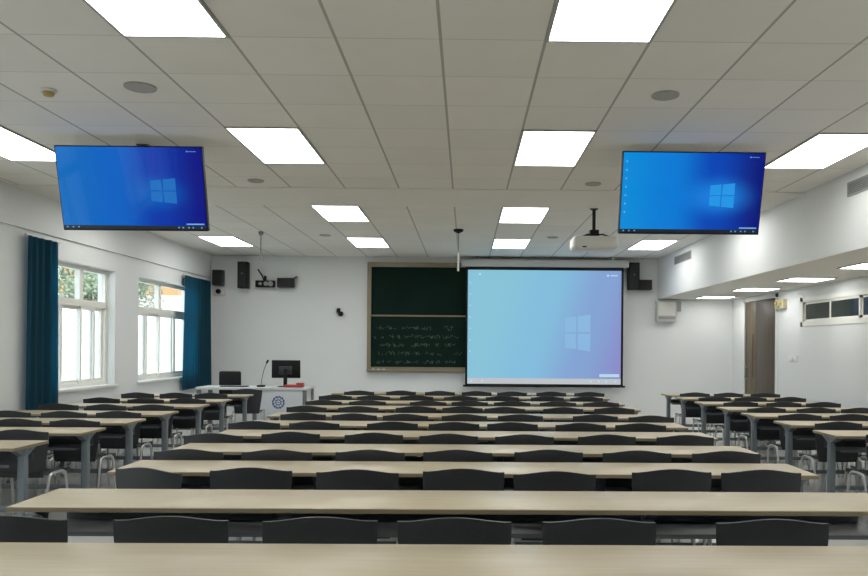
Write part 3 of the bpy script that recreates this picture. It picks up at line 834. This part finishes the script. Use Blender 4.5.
t = thing('computer_monitor', 'black computer monitor seen from behind on the teacher desk', 'monitor', (-2.98, LY-.02, LH))
bm = bmesh.new(); bbox(bm, -.235, .235, -.02, .02, .145, .44, .008); obj('panel', bm, BLACK, t)
bm = bmesh.new(); bbox(bm, -.11, .11, -.05, -.018, .20, .34, .012); obj('rear_cover', bm, PLASTIC, t)
bm = bmesh.new(); bbox(bm, -.03, .03, -.06, -.035, .005, .30, .005); obj('stand', bm, BLACK, t)
bm = bmesh.new(); bbox(bm, -.12, .12, -.11, .09, 0, .012, .005); obj('base', bm, BLACK, t)
t = thing('desk_microphone', 'gooseneck microphone standing left of the monitor', 'microphone', (-3.37, LY-.1, LH))
bm = bmesh.new(); bbox(bm, -.06, .06, -.06, .06, 0, .03, .01); obj('base', bm, BLACK, t)
bm = bmesh.new(); tube(bm, [(0, 0, .03), (.01, 0, .12), (.04, 0, .26), (.09, 0, .40)], .005); obj('gooseneck', bm, BLACK, t)
bm = bmesh.new(); cyl(bm, (.085, 0, .39), (.115, 0, .44), .014, .017); obj('head', bm, BLACK, t)
t = thing('red_box', 'flat red box lying on the right end of the teacher desk', 'box', (-2.80, LY-.20, LH))
bm = bmesh.new(); bbox(bm, -.15, .15, -.07, .07, 0, .045, .008); obj('body', bm, RED, t)
bm = bmesh.new(); bbox(bm, .04, .15, -.06, .06, .045, .075, .006); obj('lid', bm, RED, t)
t = thing('keyboard', 'thin dark keyboard lying on the left half of the teacher desk', 'keyboard', (-3.80, LY-.12, LH))
bm = bmesh.new(); bbox(bm, -.22, .22, -.07, .07, 0, .018, .004); obj('body', bm, BLACK, t)
bm = bmesh.new()
for i in range(14):
    for j in range(4): box(bm, -.21+.03*i, -.186+.03*i, -.06+.03*j, -.036+.03*j, .018, .022)
obj('keys', bm, GREYP, t, False)
# office chair behind the desk
t = thing('office_chair', 'black office chair with wide back behind the teacher desk', 'office chair', (-4.19, 13.58, 0))
bm = bmesh.new(); bbox(bm, -.195, .195, .02, .08, .52, 1.01, .035, seg=4); obj('backrest', bm, BLACK, t)
bm = bmesh.new(); bbox(bm, -.24, .24, -.46, .02, .43, .51, .03, seg=4); obj('seat', bm, BLACK, t)
bm = bmesh.new(); cyl(bm, (0, -.22, .08), (0, -.22, .44), .028); obj('column', bm, GREYP, t)
bm = bmesh.new(); box(bm, -.03, .03, -.22, .06, .40, .43); box(bm, -.03, .03, .07, .09, .40, .72); obj('back_support', bm, BLACK, t)
for k in range(5):
    a = 2*PI*k/5+.3; bm = bmesh.new(); tube(bm, [(0, -.22, .10), (.27*math.cos(a), -.22+.27*math.sin(a), .065)], .018)
    l = obj('base_arm', bm, GREYP, t)
    bm = bmesh.new(); cx_, cy_ = .27*math.cos(a), -.22+.27*math.sin(a); cyl(bm, (cx_-.015, cy_, .03), (cx_+.015, cy_, .03), .03); cyl(bm, (cx_, cy_, .04), (cx_, cy_, .07), .008); obj('caster', bm, BLACK, l)

# ------------------------------------------------------------------ outside the windows
struct('ground', new(box, -60, XL-.3, -30, 90, -.6, -.5), mat('pale_paving', (.55, .55, .52), .8, noise=.1))
o = obj('boundary_wall', new(box, -10.2, -10.0, 2, 45, -.5, 2.35), mat('sunlit_white_render', (.82, .80, .76), .8, noise=.04)); tag(o, 'pale sunlit boundary wall outside the windows', 'wall')
bt = thing('outside_building', 'orange and cream building seen through the far window', 'building', (-14, 38.5, -.5))
obj('wall', new(box, -4, 3.0, -4.5, 10, 0, 11), mat('orange_render', (.62, .34, .16), .85, noise=.05), bt, False)
obj('balcony_front', new(box, -4, 3.3, -5.2, -4.5, 1.2, 4.1), mat('cream_render', (.75, .68, .60), .85, noise=.04), bt, False)
LEAF = [mat('leaf_green', (.20, .25, .17), .7, noise=.3, scale=3), mat('leaf_pale', (.30, .36, .24), .7, noise=.3, scale=3)]
BARK = mat('bark', (.16, .13, .10), .9, noise=.3)
def tree(x, y, h, r, label, seed, lm):
    t = thing('tree', label, 'tree', (x, y, -.5), 'trees outside the windows'); q = random.Random(seed)
    bm = bmesh.new(); tube(bm, [(0, 0, 0), (.05, .05, h*.3), (-.05, .1, h*.6)], .13)
    for k in range(7):
        a = q.uniform(0, 2*PI); tube(bm, [(0, .05, h*q.uniform(.3, .55)), (math.cos(a)*r*.6, math.sin(a)*r*.6, h*q.uniform(.6, .85))], .04, 6)
    obj('trunk', bm, BARK, t)
    bm = bmesh.new()
    cl = [(q.gauss(0, r*.45), q.gauss(0, r*.45), h*.66+q.gauss(0, h*.15)) for _ in range(60)]
    for k in range(5200):
        c = q.choice(cl); p = Vector(c)+Vector((q.gauss(0, .28), q.gauss(0, .28), q.gauss(0, .25)))
        a = Vector((q.gauss(0, 1), q.gauss(0, 1), q.gauss(0, 1))).normalized(); b = a.orthogonal().normalized(); L = q.uniform(.05, .09)
        bm.faces.new([bm.verts.new(p+v) for v in (a*L, b*L*.5, -a*L, -b*L*.5)])
    obj('foliage', bm, lm, t, False)
tree(-12.0, 18.6, 5.8, 1.2, 'green leafy tree outside, hidden mostly by the nearer curtain', 1, LEAF[0])
tree(-11.9, 23.8, 5.9, 1.3, 'pale leafy tree seen through the first window', 2, LEAF[1])
tree(-12.9, 28.6, 5.9, 1.25, 'green leafy tree seen through the second window', 3, LEAF[0])
# daylight portals in the window openings guide the sky light indoors
for a, b in WINS:
    ld = bpy.data.lights.new('window_portal', 'AREA'); ld.shape = 'RECTANGLE'; ld.size = ZW1-ZW0; ld.size_y = b-a
    ld.cycles.is_portal = True
    lo2 = bpy.data.objects.new('window_portal', ld); COL.objects.link(lo2)
    lo2.location = (XL-.24, (a+b)/2, (ZW0+ZW1)/2); lo2.rotation_euler = (0, -PI/2, 0)
